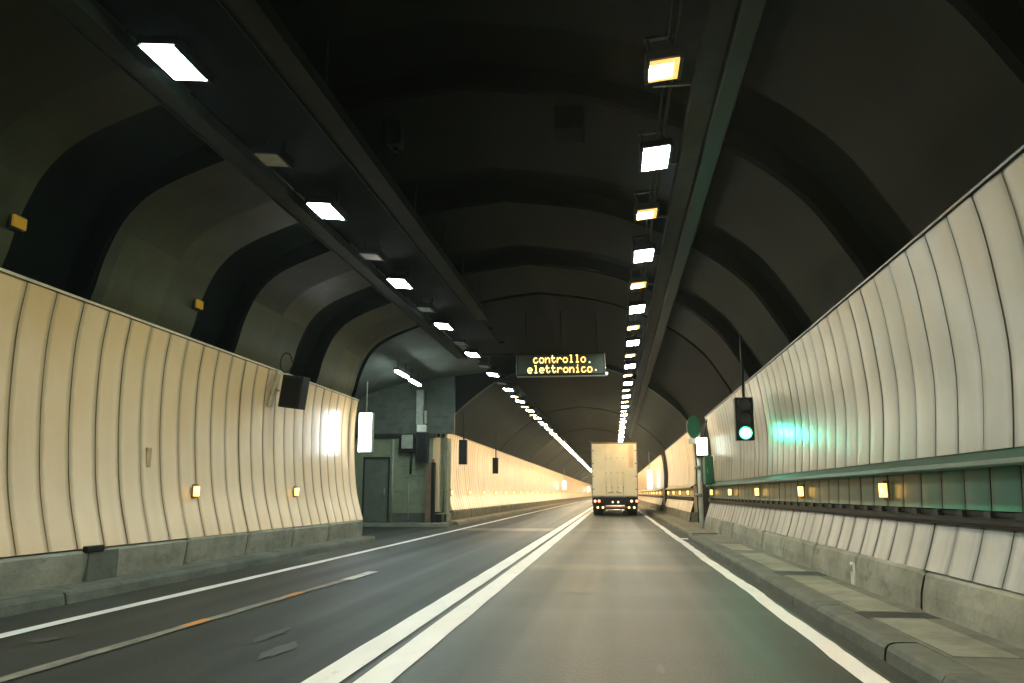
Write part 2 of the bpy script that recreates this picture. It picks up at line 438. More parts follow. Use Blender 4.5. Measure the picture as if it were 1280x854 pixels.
kerb('right_kerb', kr, Y0, 22.35, 1.02, 'kerb', 1)
kerb('far_right_kerb', [(x + .12, z) for x, z in kr], 23.0, YE, 1.02, 'footing_warm', 1)
kl = [(-6.0, -.01), (-6.02, .10), (-6.04, .13), (-6.08, .142), (-6.17, .145)]
kerb('left_kerb', kl, Y0, NEAR_L - .2, 1.02, 'kerb', -1)
kerb('far_left_kerb', kl, LAY_E, YE, 1.02, 'footing_warm', -1)
wb = MB()
x0, x1 = 2.16, 2.86
y = -15.5; k = 0
slabs = [(6.0, 7.55), (8.05, 11.3), (12.0, 15.2), (16.2, 18.0)]
def wslab(mb, x0, x1, a, b, mat, z=.137, bev=.008):
    mb.box(x0, x1, a + .004, b - .004, -.01, z, mat)
ys = [Y0, 5.9, 7.6, 8.0, 11.3, 11.9, 15.2, 16.1, 18.0, 18.8, 22.3]
for i in range(len(ys) - 1):
    pale = i in (1, 3, 5, 7)
    if pale:
        wslab(wb, 2.16, 2.20, ys[i], ys[i + 1], 'slab')
        wslab(wb, 2.20, 2.62, ys[i], ys[i + 1], 'slab_pale', .143)
        wslab(wb, 2.62, 2.9, ys[i], ys[i + 1], 'slab', .139)
    else: wslab(wb, 2.16, 2.9, ys[i], ys[i + 1], 'gutter' if i in (2, 4) else 'slab')
struct(wb.build('right_walkway'))
wb = MB(); wslab(wb, 2.28, 3.3, 23.02, YE, 'footing_warm'); struct(wb.build('far_right_walkway'))
wb = MB(); y = Y0
while y < NEAR_L - .3:
    b = min(y + 2.04, NEAR_L - .2); wslab(wb, -6.5, -6.17, y, b, 'slab', .147 + random.uniform(-.002, .002)); y = b
struct(wb.build('left_walkway'))
wb = MB(); wslab(wb, -6.6, -6.17, LAY_E, YE, 'footing_warm', .147); struct(wb.build('far_left_walkway'))
wb = MB()   # raised step along the end wall of the lay-by
wb.box(-10.5, -6.2, 29.6, LAY_E - .005, -.01, .11, 'slab')
wb.box(-10.5, -6.05, 29.42, 29.595, -.01, .125, 'slab_pale')
struct(wb.build('lay_by_kerb'))

# ------------------------------------------------------------------ wall cladding
def wall_panels(mb, prof, y0, y1, inward, mat, alt=None, tilt=.0015, fine_to=130.):
    """prof: (x,z) bottom to top; separate slightly domed panels with dark recessed joints"""
    groove = {'panel_warm': 'joint_warm', 'panel_green': 'joint_green'}.get(mat, 'joint'); s = inward; k0 = math.floor((y0 - 9.7) / PP); y = 9.7 + k0 * PP
    pr = spline(prof, 3)
    while y < min(y1, fine_to):
        a, b = max(y, y0), min(y + PP, y1)
        gw = .011 if round((y - 9.7) / PP) % 8 else .026
        gap = random.uniform(.8, 1.25) * gw
        if b - a > .1:
            off = random.uniform(-.003, .003); tl = random.uniform(-tilt, tilt); tb = random.uniform(-tilt, tilt)
            rings = []
            for q in range(7):
                u = q / 6; yy = a + gap + (b - a - 2 * gap) * u
                d = (.002 if s > 0 else .0026) * (1 - (2 * u - 1) ** 2) + off + tl * (u - .5)
                if q in (0, 6): d -= .0012
                rings.append([(x + s * (d + tb * (i / len(pr) - .5)), yy, z) for i, (x, z) in enumerate(pr)])
            if s < 0: rings.reverse()
            m_ = mat if alt is None else (alt(a) or mat)
            mb.loft(rings, m_, True)
            for yy, e in ((a + gap, 1), (b - gap, -1)):
                front = [(x + s * (-.004 + off), yy, z) for x, z in pr]; back = [(x - s * .009, yy, z) for x, z in pr]
                mb.loft([front, back], groove, False)
        y += PP
    rest = pr if s > 0 else pr
    bk = [(x - s * .008, z) for x, z in pr]
    mb.loft([ring(bk, y0), ring(bk, min(y, y1))], groove, False)
    if y < y1: mb.loft([ring(pr, y), ring(pr, y1)], mat, True)
def footing_blocks(mb, prof, y0, y1, mat, s, blk=P / 2, phase=9.7):
    k0 = math.floor((y0 - phase) / blk); y = phase + k0 * blk
    while y < min(y1, 100):
        a, b = max(y, y0), min(y + blk, y1)
        if b - a > .15:
            dx = random.uniform(-.012, .012); dz = random.uniform(-.012, .008)
            pr = [(x + dx, z + (dz if z > .3 else 0)) for x, z in prof]
            small = [(x - s * .03, z - (.03 if z > .3 else 0)) for x, z in pr]
            mb.loft([ring(small, a + .022), ring(pr, a + .07), ring(pr, b - .07), ring(small, b - .022)], mat, False)
        y += blk
    ins = [(x - s * .05, z - (.05 if z > .3 else 0)) for x, z in prof]
    mb.loft([ring(ins, y0), ring(ins, min(y, y1))], 'joint', False)
    if y < y1: mb.loft([ring(prof, y), ring(prof, y1)], mat, False)
LP = [(-6.42, .54), (-6.60, 1.2), (-6.69, 1.9), (-6.725, 2.5), (-6.72, 3.1), (-6.66, 3.60)]
LF = [(-6.44, .10), (-6.40, .36), (-6.39, .50), (-6.43, .53), (-6.6, .535)]
def left_wall(name, y0, y1, label, fmat):
    root = thing(name, (-6.7, y0, .1), label, 'wall')
    mb = MB(); wall_panels(mb, LP, y0, y1, 1, 'panel_warm'); part(mb, 'wall_panels', root)
    mb = MB(); footing_blocks(mb, LF, y0, y1, fmat, 1); part(mb, 'concrete_footing', root)
    mb = MB(); mb.box(-6.74, -6.635, y0 - .01, y1, 3.605, 3.64, 'tan'); mb.box(-6.9, -6.745, y0, y1, 3.5, 3.62, 'dark'); part(mb, 'top_trim', root)
    # end return
    mb = MB(); pr = spline(LP, 3)
    for yy in (y0, y1):
        mb.loft([[(x + .004, yy, z) for x, z in pr], [(x - .10, yy, z) for x, z in pr]], 'panel_warm', False)
        mb.box(-6.85, -6.44, yy - .03, yy + .03, -.01, .52, fmat)
    part(mb, 'end_trim', root)
    return root
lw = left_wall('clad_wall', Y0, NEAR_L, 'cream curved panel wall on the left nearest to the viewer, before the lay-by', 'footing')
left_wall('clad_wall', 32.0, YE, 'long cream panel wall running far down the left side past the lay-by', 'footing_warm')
# broken footing corner by the wide joint
mb = MB(); mb.box(-6.41, -6.37, 9.35, 9.95, .14, .50, 'kerb'); mb.box(-6.42, -6.355, 9.28, 9.62, .49, .57, 'black'); part(mb, 'footing_patch', lw, .01)

RU = [(3.06, 1.55), (3.10, 2.0), (3.11, 2.4), (3.07, 2.9), (3.02, 3.3), (2.96, 3.60)]
RG = [(3.07, 1.06), (3.08, 1.2), (3.09, 1.42)]
RL = [(2.86, .50), (2.93, .70), (3.0, .93)]
RF = [(2.77, .10), (2.79, .30), (2.83, .47), (2.87, .50), (3.0, .51)]
def right_wall(name, y0, y1, label, mats, fmat, near):
    root = thing(name, (3.0, y0, .1), label, 'wall')
    up, gr, lo, led = mats
    mb = MB(); wall_panels(mb, RU, y0, y1, -1, up); part(mb, 'upper_panels', root)
    mb = MB(); wall_panels(mb, RG, y0, y1, -1, gr, (lambda yy: 'panel_deep' if yy < 8.2 and near else None)); part(mb, 'recessed_panels', root)
    mb = MB(); wall_panels(mb, RL, y0, y1, -1, lo); part(mb, 'lower_panels', root)
    mb = MB(); sec = [(3.09, 1.555), (2.90, 1.46), (2.885, 1.42), (2.89, 1.40), (3.10, 1.41)]
    mb.loft([ring(sec, y0), ring(sec, y1)], led, False); part(mb, 'ledge', root)
    mb = MB(); mb.box(2.95, 3.05, y0, y1, .955, 1.02, 'dark'); mb.box(2.93, 2.955, y0, y1, 1.022, 1.055, 'black')
    mb.box(2.96, 3.06, y0, y1, .925, .953, 'black'); part(mb, 'guide_rail', root)
    mb = MB(); footing_blocks(mb, RF, y0, y1, fmat, -1, P / 2 * 1.0, 10.2); part(mb, 'concrete_footing', root)
    mb = MB(); mb.box(2.935, 3.05, y0 - .01, y1, 3.605, 3.63, 'dark'); part(mb, 'top_trim', root)
    mb = MB()
    for yy in (y0, y1):
        pr = spline(RU, 3); mb.loft([[(x - .004, yy, z) for x, z in pr], [(x + .12, yy, z) for x, z in pr]], up, False)
        mb.box(2.86, 3.2, yy - .03, yy + .03, -.01, .49, fmat); mb.box(3.0, 3.2, yy - .03, yy + .03, .5, 1.5, gr)
    part(mb, 'end_trim', root)
    if near:
        k = 0
        while k < 60:
            yy = 4.2 + k * PP * 1.02
            if yy > 26: break
            mb = MB(); n = len(mb.v)
            mb.v += [(2.93, yy - .02, 1.03), (3.06, yy - .02, 1.03), (3.06, yy - .02, .90), (2.93, yy + .06, 1.03), (3.06, yy + .06, 1.03), (3.06, yy + .06, .90)]
            for q in ((0, 1, 2), (5, 4, 3), (0, 3, 4, 1), (1, 4, 5, 2), (2, 5, 3, 0)): mb.face(tuple(n + i for i in q), 'black')
            mb.box(2.90, 2.94, yy - .02, yy + .10, 1.01, 1.06, 'dark')
            part(mb, 'rail_bracket', root); k += 1
    return root
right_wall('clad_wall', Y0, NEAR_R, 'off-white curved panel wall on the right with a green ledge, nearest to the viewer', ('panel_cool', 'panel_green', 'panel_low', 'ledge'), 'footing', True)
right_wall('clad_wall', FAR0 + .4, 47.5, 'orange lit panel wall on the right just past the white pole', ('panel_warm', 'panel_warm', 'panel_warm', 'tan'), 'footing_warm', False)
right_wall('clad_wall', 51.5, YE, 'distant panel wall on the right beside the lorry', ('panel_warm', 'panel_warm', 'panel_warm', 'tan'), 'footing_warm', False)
# dark recess wall behind the gaps
mb = MB(); mb.box(3.12, 3.16, NEAR_R - .5, FAR0 + .6, -.1, 3.6, 'recess'); tag(mb.build('recess_wall'), 'dark recess wall seen behind the white pole', 'wall')
mb = MB(); mb.box(3.12, 3.16, 47, 52, -.1, 3.5, 'recess'); tag(mb.build('recess_wall'), 'dark gap in the right wall beside the lorry', 'wall')
# white marker stub on the right footing
t = thing('delineator', (2.79, 10.2, .14), 'small white marker post standing against the grey footing on the right', 'marker post')
mb = MB(); mb.box(2.755, 2.785, 10.14, 10.26, .145, .40, 'white'); part(mb, 'post', t, .008)
mb = MB(); mb.box(2.745, 2.754, 10.16, 10.24, .30, .37, 'dimglass'); part(mb, 'reflector', t)

mb = MB(); mb.box(-6.69, -6.655, 10.86, 10.98, 1.55, 1.85, 'tan'); part(mb, 'patch_plate', lw, .004)
# ------------------------------------------------------------------ lay-by end wall and fittings
ew = thing('end_wall', (-8.7, 31, 0), 'grey green end wall of the lay-by holding a dark door', 'wall')
mb = MB(); mb.box(-10.7, -9.83, 31.0, 31.2, 0, 3.36, 'niche'); mb.box(-8.74, -7.02, 31.0, 31.2, 0, 3.36, 'niche')
mb.box(-9.83, -8.74, 31.0, 31.2, 2.62, 3.36, 'niche'); part(mb, 'wall', ew)
mb = MB(); mb.box(-10.7, -6.9, 30.88, 31.22, 3.363, 3.52, 'dark'); part(mb, 'lintel', ew, .02)
mb = MB(); mb.box(-10.7, -6.2, 31.02, 31.25, 3.523, 6.4, 'niche_vault'); part(mb, 'upper_wall', ew)
mb = MB(); mb.box(-8.74, -7.02, 30.96, 30.998, .11, .46, 'niche_vault'); part(mb, 'base_band', ew)
mb = MB(); mb.cyl((-8.62, 30.95, .12), (-8.62, 30.95, 3.3), .045, 'grey', 10); mb.cyl((-7.95, 30.96, .2), (-7.95, 30.96, 1.6), .02, 'grey', 8); part(mb, 'conduit', ew)
dr = MB(); dr.box(-9.80, -8.77, 31.06, 31.12, .12, 2.59, 'door'); d_ = part(dr, 'door', ew, .01)
fr = MB(); fr.box(-9.828, -9.77, 31.0, 31.05, .12, 2.617, 'dark'); fr.box(-8.80, -8.742, 31.0, 31.05, .12, 2.617, 'dark'); fr.box(-9.77, -8.80, 31.0, 31.05, 2.56, 2.617, 'dark')
part(fr, 'door_frame', ew)
h = MB(); h.cyl((-8.95, 31.03, 1.15), (-8.95, 31.03, 1.4), .02, 'grey', 8)
hh = MB(); hh.v = h.v; hh.f = h.f; hh.mi = h.mi; hh.sm = h.sm; hh.mats = h.mats; part(hh, 'handle', d_)

# pilaster between lay-by and far wall
pz = thing('pilaster', (-6.8, 31.2, 0), 'olive and yellow pilaster between the lay-by and the far left wall', 'pilaster')
mb = MB(); mb.box(-7.02, -6.74, 31.0, 31.3, .5, 3.36, 'panel_warm'); part(mb, 'yellow_facing', pz)
mb = MB(); mb.box(-6.735, -6.5, 31.25, 31.98, .45, 3.36, 'niche'); mb.cyl((-6.62, 31.2, .5), (-6.62, 31.2, 3.3), .035, 'brown', 8); part(mb, 'column', pz)
mb = MB(); mb.box(-7.0, -6.42, 30.9, 31.97, .0, .44, 'footing_warm'); part(mb, 'base', pz, .02)
mb = MB(); mb.box(-6.85, -6.6, 30.8, 30.89, .1, .42, 'black'); mb.box(-6.5, -6.42, 30.82, 30.89, .15, .42, 'black'); part(mb, 'vent', pz, .02)
pz = thing('post', (-7.0, 30.7, .1), 'brown and black upright post in front of the yellow pilaster', 'post')
mb = MB(); mb.box(-7.20, -6.98, 30.55, 30.8, .11, 2.28, 'brown'); part(mb, 'brown_side', pz, .01)
mb = MB(); mb.box(-6.976, -6.85, 30.55, 30.8, .11, 2.38, 'black'); mb.cyl((-6.92, 30.62, 2.38), (-6.92, 30.62, 2.5), .06, 'redrefl', 10); part(mb, 'black_side', pz, .01)

t = thing('cable_duct', (-7.45, 30.8, 5.2), 'pale upright cable duct ending in a white box high on the lay-by wall', 'cable duct')
mb = MB(); mb.box(-7.66, -7.38, 30.7, 30.86, 3.86, 5.22, 'grey'); mb.box(-7.34, -7.24, 30.72, 30.86, 3.9, 4.4, 'grey'); mb.box(-7.375, -7.3, 30.76, 30.86, 4.4, 5.2, 'dark'); part(mb, 'duct', t, .01)
mb = MB(); mb.box(-7.60, -7.24, 30.6, 30.86, 3.56, 3.84, 'white'); part(mb, 'junction_box', t, .02)
mb = MB(); mb.box(-7.64, -7.15, 30.65, 30.87, 2.42, 3.54, 'dark'); mb.box(-7.45, -7.3, 30.6, 30.64, 2.9, 3.3, 'black')
for q in range(6): mb.cyl((-7.6 + q * .08, 30.62, 2.36), (-7.6 + q * .08, 30.62, 3.52), .02, 'black', 6)
part(mb, 'cable_bundle', t, .01)
mb = MB(); mb.cyl((-7.88, 30.9, 1.95), (-7.88, 30.9, 2.9), .045, 'black', 8); mb.cyl((-7.88, 30.9, 2.9), (-7.5, 30.9, 3.0), .035, 'black', 8); part(mb, 'pipe', t)
t = thing('control_box', (-7.95, 30.8, 3.1), 'pale control box in a dark casing beside the cable bundle', 'control box')
mb = MB(); mb.box(-8.34, -7.70, 30.75, 30.99, 2.78, 3.34, 'black'); part(mb, 'casing', t, .02)
mb = MB(); mb.box(-8.22, -7.76, 30.68, 30.745, 2.92, 3.46, 'grey'); part(mb, 'cover', t, .02)
# tubes under the lay-by ceiling
first = None
for i, (ya, nm) in enumerate(((25.55, 'nearer of the two lit tubes under the lay-by ceiling'), (27.7, 'farther of the two lit tubes under the lay-by ceiling'))):
    if first is None:
        t = thing('tube_light', (-7.08, ya, 5.2), nm, 'tube light', 'tube lights of the lay-by')
        mb = MB(); mb.box(-7.16, -7.0, ya - .05, ya + 1.5, 5.22, 5.30, 'dark'); mb.cyl((-7.08, ya + .2, 5.3), (-7.08, ya + .2, 5.62), .012, 'dark', 6); mb.cyl((-7.08, ya + 1.2, 5.3), (-7.08, ya + 1.2, 5.62), .012, 'dark', 6); part(mb, 'housing', t)
        mb = MB(); mb.box(-7.13, -7.03, ya, ya + 1.45, 5.16, 5.217, 'e_tube'); part(mb, 'tube', t)
        first = t
    else:
        t = copy_tree(first); t.location = (-7.16, ya, 5.2); t['label'] = nm

# ------------------------------------------------------------------ gantries and cable trays
t = thing('lighting_gantry', (-3.8, 0, 5.5), 'dark gantry under the left of the vault that carries the left lamps', 'gantry')
mb = MB(); mb.box(-4.42, -3.2, Y0, 22.5, 5.46, 5.50, 'gantry')
for k in range(20): mb.box(-4.5, -3.1, -14 + k * 2.04, -13.94 + k * 2.04, 5.505, 5.56, 'gantry')
part(mb, 'deck', t)
mb = MB(); mb.box(-4.68, -4.44, Y0, 24.0, 5.30, 5.36, 'tray'); mb.box(-4.70, -4.683, Y0, 24.0, 5.27, 5.42, 'tray'); mb.box(-4.437, -4.42, Y0, 24.0, 5.27, 5.42, 'tray'); part(mb, 'outer_tray', t)
mb = MB(); mb.box(-3.20, -2.92, Y0, 18.6, 5.30, 5.36, 'tray'); mb.box(-3.22, -3.203, Y0, 18.6, 5.27, 5.42, 'tray'); mb.box(-2.917, -2.90, Y0, 18.6, 5.27, 5.42, 'tray'); part(mb, 'inner_tray', t)
mb = MB()
for k in range(17):
    yy = -14.6 + 2.04 * k
    for xx in (-4.56, -3.06): mb = MB(); mb.cyl((xx, yy, 5.36), (xx, yy, 6.2 if xx > -4 else 5.75), .012, 'dark', 6); part(mb, 'hanger', t)
t = thing('cable_tray', (1.1, 0, 5.4), 'dark edged cable tray running along the right of the vault beside the right lamps', 'cable tray')
mb = MB(); mb.box(.92, 1.14, Y0, 60, 5.30, 5.35, 'tray'); mb.box(.90, .917, Y0, 60, 5.26, 5.42, 'tray'); part(mb, 'tray', t)
mb = MB(); mb.box(1.16, 1.36, Y0, 60, 5.24, 5.45, 'black'); part(mb, 'duct', t, .01)
mb = MB()
for xx, r_ in ((.62, .012), (.70, .02), (1.42, .022)): mb.cyl((xx, Y0, 5.5 if xx < 1 else 5.42), (xx, 60, 5.5 if xx < 1 else 5.42), r_, 'tray', 6)
for k in range(18):
    yy = -14.6 + 2.04 * k; mb.cyl((1.02, yy, 5.35), (1.02, yy, 5.95), .012, 'dark', 6); mb.box(.5, 1.0, yy - .02, yy + .02, 5.37, 5.40, 'dark')
part(mb, 'conduit', t)
t = thing('cable_tray', (-2, 0, 5.3), 'far cable tray above the left lamps past the message sign', 'cable tray')
mb = MB(); mb.box(-4.3, -3.7, 31.2, 290, 5.40, 5.44, 'gantry'); part(mb, 'tray', t)

# lamp reflections low on the left vault, added as small glowing plates
for yy, nm in ((7.86, 'amber glint added as a glowing plate low on the left vault at the far left edge of view'), (11.88, 'amber glint added as a glowing plate low on the left vault above the cream panels')):
    t = thing('vault_glint', (-6.58, yy, 4.22), nm, 'vault glint', 'added amber glints low on the left vault')
    mb = MB(); mb.box(-6.72, -6.61, yy - .12, yy + .12, 4.12, 4.30, 'black'); part(mb, 'housing', t, .01)  # backing of the added glowing plate
    mb = MB(); mb.box(-6.607, -6.58, yy - .10, yy + .10, 4.14, 4.27, 'e_glint'); part(mb, 'lens', t)  # added glowing plate that imitates a lamp reflection
# boxes on the crown
t = thing('junction_box', (-.45, 9.8, 6.0), 'black box hanging from the vault crown in the middle of the ceiling', 'ceiling box')
mb = MB(); mb.box(-.66, -.28, 9.6, 10.1, 5.82, 6.14, 'step'); part(mb, 'box', t, .02)
for xx in (-.6, -.34): mb = MB(); mb.cyl((xx, 9.85, 6.14), (xx, 9.85, 6.34), .015, 'dark', 6); part(mb, 'hanger', t)
t = thing('junction_box', (-2.85, 10.0, 6.0), 'small dark box on the vault left of the crown', 'ceiling box')
mb = MB(); mb.box(-2.98, -2.78, 9.9, 10.15, 5.88, 6.2, 'black'); part(mb, 'box', t, .02)
mb = MB(); mb.cyl((-2.88, 10.05, 5.82), (-2.88, 10.05, 5.88), .04, 'black', 8); part(mb, 'gland', t)

# ------------------------------------------------------------------ ceiling lamps
ORD = 'nearest second third fourth fifth sixth seventh eighth ninth tenth'.split()
def lamp_proto(kind, w_, l_, z, mat, tiltd):
    """built at the origin of its own empty"""
    root = D.objects.new('ceiling_lamp', None); col.objects.link(root); root.empty_display_size = .2
    mb = MB(); t_ = .035
    # shallow tray housing: top, four sides
    mb.box(-w_ / 2 - t_, w_ / 2 + t_, -l_ / 2 - t_, l_ / 2 + t_, .012, .09, 'black')
    mb.box(-w_ / 2 - t_, -w_ / 2 - .002, -l_ / 2 - t_, l_ / 2 + t_, -.016, .010, 'black'); mb.box(w_ / 2 + .002, w_ / 2 + t_, -l_ / 2 - t_, l_ / 2 + t_, -.016, .010, 'black')
    for k in range(6): mb.box(-w_ / 2 + .02, w_ / 2 - .02, -l_ / 2 + (k + .4) * l_ / 6, -l_ / 2 + (k + .55) * l_ / 6, .092, .13, 'black')
    h = mb.build('housing', root)
    if 'amber' in kind:
        mb = MB(); mb.box(w_ / 2 - .055, w_ / 2, -l_ / 2, l_ / 2, -.012, .010, 'e_fringe'); mb.box(-w_ / 2, w_ / 2 - .056, -l_ / 2, -l_ / 2 + .05, -.012, .010, 'e_fringe'); mb.box(-w_ / 2, w_ / 2 - .056, l_ / 2 - .05, l_ / 2, -.012, .010, 'e_fringe'); mb.build('rim', root)  # glowing strips added for the bloom around the lamp
    q = .053 if 'amber' in kind else 0; mb = MB(); mb.box(-w_ / 2, w_ / 2 - q * 1.1, -l_ / 2 + q, l_ / 2 - q, -.010, .009, mat); mb.build('lamp_panel', root)
    mb = MB()
    for s in (-1, 1): mb.box(s * (w_ / 2 - .03) - .015, s * (w_ / 2 - .03) + .015, -.02, .02, .132, .33, 'black')
    mb.box(-w_ / 2, w_ / 2, -.03, .03, .333, .36, 'black'); mb.build('bracket', root)
    root.rotation_euler = (0, tiltd, 0)
    return root
def lamp_far(w_, l_, mat):
    mb = MB(); mb.box(-w_ / 2 - .035, w_ / 2 + .035, -l_ / 2 - .035, l_ / 2 + .035, .012, .10, 'black'); mb.box(-w_ / 2, w_ / 2, -l_ / 2, l_ / 2, -.010, .010, mat)
    return mb
ROWS = [
    ('white', 'left', -4.03, 6.5, .34, .58, 'e_white', R(6), -14, 285),
    ('white', 'right', .59, 9.3, .31, .60, 'e_white', R(-6), -14, 285),
    ('amber', 'right', .565, 7.2, .28, .36, 'e_amber', R(-6), -14, 30),
    ('amber', 'right', .565, 7.2, .28, .36, 'e_amber_far', R(-6), 30, 285),
    ('unlit', 'left', -4.05, 8.75, .30, .34, 'dimglass', R(6), -14, 30),
    ('amber', 'left', -4.05, 8.75, .30, .36, 'e_amber_far', R(6), 30, 285),
]
for kind, side, x, yb, w_, l_, mat, tl, ya, yz in ROWS:
    k = math.ceil((ya - yb) / P); proto = None; far = None
    shown = 6 if side == 'right' and mat == 'e_amber_far' else 0
    while yb + k * P < yz:
        yy = yb + k * P; k += 1
        if yy < 62:
            o = lamp_proto(kind, w_, l_, 5.2, mat, tl) if proto is None else copy_tree(proto)
            proto = proto or o
        else:
            if far is None:
                far = lamp_far(w_, l_, mat).build('ceiling_lamp'); far.rotation_euler = (0, tl, 0); o = far
            else:
                o = far.copy(); col.objects.link(o)
        o.location = (x, yy, 5.2)
        desc = {'white': 'white lit', 'amber': 'amber lit', 'unlit': 'unlit grey'}[kind]
        if yy < 3: lab = '%s ceiling lamp of the %s row overhead behind the viewer' % (desc, side)
        elif shown < 10 and yy < 60:
            n0 = ORD[shown]; shown += 1
            lab = '%s %s ceiling lamp of the %s row' % (n0, desc, side) if not (kind == 'amber' and side == 'left') else \
                  '%s amber lit ceiling lamp of the left row, past the unlit ones' % n0
        else: lab = '%s small distant ceiling lamp of the %s row running to the vanishing point' % (desc, side)
        tag(o, lab, 'ceiling lamp', '%s ceiling lamps of the %s row' % (desc, side))

# ------------------------------------------------------------------ wall marker lamps
def marker(side):
    s = 1 if side == 'left' else -1
    root = D.objects.new('marker_lamp', None); col.objects.link(root); root.empty_display_size = .1
    mb = MB(); mb.box(min(0, s * .02), max(0, s * .02), -.06, .06, -.11, .11, 'brown'); mb.box(min(s * .021, s * .06), max(s * .021, s * .06), -.04, .04, -.105, -.077, 'brown'); mb.box(min(s * .021, s * .06), max(s * .021, s * .06), -.04, .04, .077, .105, 'brown'); mb.build('housing', root)
    mb = MB(); mb.cyl((s * .05, 0, -.075), (s * .05, 0, .075), .045, 'e_marker', 10); mb.build('lens', root, None)
    return root
for side, x, yb, ranges in (('left', -6.585, 12.11, ((-2, 20.2), (32.4, 170))), ('right', 3.05, 9.6, ((-2, 26.2), (31.4, 47), (52, 170)))):
    proto = None; shown = 0; k = -4
    while True:
        yy = yb + k * P; k += 1
        if yy > 170: break
        if not any(a < yy < b for a, b in ranges) or (side == 'left' and 5 < yy < 9): continue
        if proto is None: o = proto = marker(side)
        elif yy < 70: o = copy_tree(proto)
        else:
            s = 1 if side == 'left' else -1
            if 'mk' + side not in D.meshes:
                mb = MB(); mb.box(-.03, .03, -.05, .05, -.08, .08, 'dark'); mb.box(s * .045 - .014, s * .045 + .014, -.04, .04, -.06, .06, 'e_marker'); o = mb.build('marker_lamp'); o.data.name = 'mk' + side; 
            else: o = D.objects.new('marker_lamp', D.meshes['mk' + side]); col.objects.link(o)
        o.location = (x, yy, 1.235)
        vis = yy > (11 if side == 'left' else 8)
        if not vis: lab = 'amber marker lamp of the %s wall beside or behind the viewer' % side
        elif shown < 7: lab = '%s amber marker lamp on the %s wall' % (ORD[shown], side); shown += 1
        else: lab = 'tiny distant amber marker lamp in the row on the %s wall' % side
        tag(o, lab, 'marker lamp', 'amber marker lamps along the %s wall' % side)

# ------------------------------------------------------------------ message sign
t = thing('message_sign', (-1.4, 22, 5.0), 'overhead message sign with two lines of yellow text hanging in mid tunnel', 'message sign')
mb = MB(); mb.box(-2.66, -.16, 22.05, 22.35, 4.42, 5.06, 'dark'); part(mb, 'casing', t, .03)
mb = MB(); mb.box(-2.60, -.22, 22.02, 22.045, 4.48, 5.01, 'display'); part(mb, 'display', t)
mb = MB(); mb.box(-2.62, -.12, 21.97, 22.045, 4.385, 4.415, 'grey'); part(mb, 'bottom_rail', t)
mb = MB(); mb.cyl((-.13, 21.97, 4.46), (-.13, 22.06, 4.46), .035, 'e_led2', 10); part(mb, 'sensor', t)
mb = MB()
for xx in (-2.4, -1.4, -.4): mb = MB(); mb.cyl((xx, 22.2, 5.06), (xx, 22.2, 6.3), .014, 'black', 8); part(mb, 'hanger', t)
F = {'c': '..... ..... .###. #.... #.... #...# .###.', 'o': '..... ..... .###. #...# #...# #...# .###.', 'n': '..... ..... #.##. ##..# #...# #...# #...#',
     't': '.#... .#... ####. .#... .#... .#..# ..##.', 'r': '..... ..... #.##. ##..# #.... #.... #....', 'l': '.##.. ..#.. ..#.. ..#.. ..#.. ..#.. .###.',
     'e': '..... ..... .###. #...# ##### #.... .###.', 'i': '..#.. ..... .##.. ..#.. ..#.. ..#.. .###.', }
def text_row(s, x0, ztop, pitch, mat):
    for i, ch in enumerate(s):
        mb = MB()
        for r_, row in enumerate(F[ch].split()):
            for c_, px in enumerate(row):
                if px == '#':
                    x = x0 + (i * 6 + c_) * pitch; z = ztop - r_ * pitch * 1.15
                    mb.box(x + .001, x + pitch - .001, 22.008, 22.018, z - pitch * 1.12, z - .001, mat)
        part(mb, 'letter', t)
text_row('controllo', -2.17, 5.0, .0277, 'e_led')
text_row('elettronico', -2.33, 4.72, .0277, 'e_led')
mb = MB(); mb.cyl((-.60, 22.0, 4.78), (-.60, 22.018, 4.78), .028, 'e_led2', 8); mb.cyl((-.43, 22.0, 4.56), (-.43, 22.018, 4.56), .026, 'e_led2', 8); part(mb, 'indicator', t)

# ------------------------------------------------------------------ green signal
def signal(x, y, z0, z1, wd, label, lit, up=4.6, back=False, sgn=-1):
    """sgn -1: lenses face the viewer, +1: we see its dark back"""
    t = thing('traffic_signal', (x, y, z1), label, 'traffic signal')
    mb = MB(); mb.box(x - wd / 2, x + wd / 2, y - .11, y + .11, z0, z1, 'black'); part(mb, 'housing', t, .02)
    mb = MB(); mb.cyl((x + .02, y, z1), (x + .02, y, up), .028, 'black', 8); part(mb, 'rod', t)
    hgt = (z1 - z0) / 3; r_ = min(.13, wd * .4)
    for i in range(3):
        zc = z0 + hgt * (i + .5); yf = y + sgn * .11
        mb = MB(); mb.cyl((x, yf + sgn * .004, zc), (x, yf + sgn * .03, zc), r_, 'e_green_rim' if (lit and i == 0) else 'glass', 24)
        if lit and i == 0: mb.cyl((x, yf + sgn * .031, zc), (x, yf + sgn * .036, zc), r_ * .72, 'e_green', 24)
        l_ = part(mb, 'lens', t)
        mb = MB(); k = len(mb.v); pts = []
        for q in range(13):
            a = R(-10 + q * 200 / 12); pts.append((math.cos(a) * (r_ + .012), math.sin(a) * (r_ + .012)))
        mb.loft([[(x + a, yf, zc + b) for a, b in pts], [(x + a, yf + sgn * (.06 if i == 0 else .12), zc + b) for a, b in pts]], 'black', True)
        part(mb, 'hood', l_)
    return t
signal(2.69, 17, 2.27, 3.15, .37, 'traffic signal with a glowing green lens hanging by the right wall', True, 4.7)
signal(-5.93, 31.6, 2.33, 3.30, .32, 'dark signal seen from behind at the start of the far left wall', False, 4.6, True, 1)
signal(-6.05, 41.3, 2.2, 3.02, .29, 'smaller dark signal seen from behind farther along the left wall', False, 4.3, True, 1)

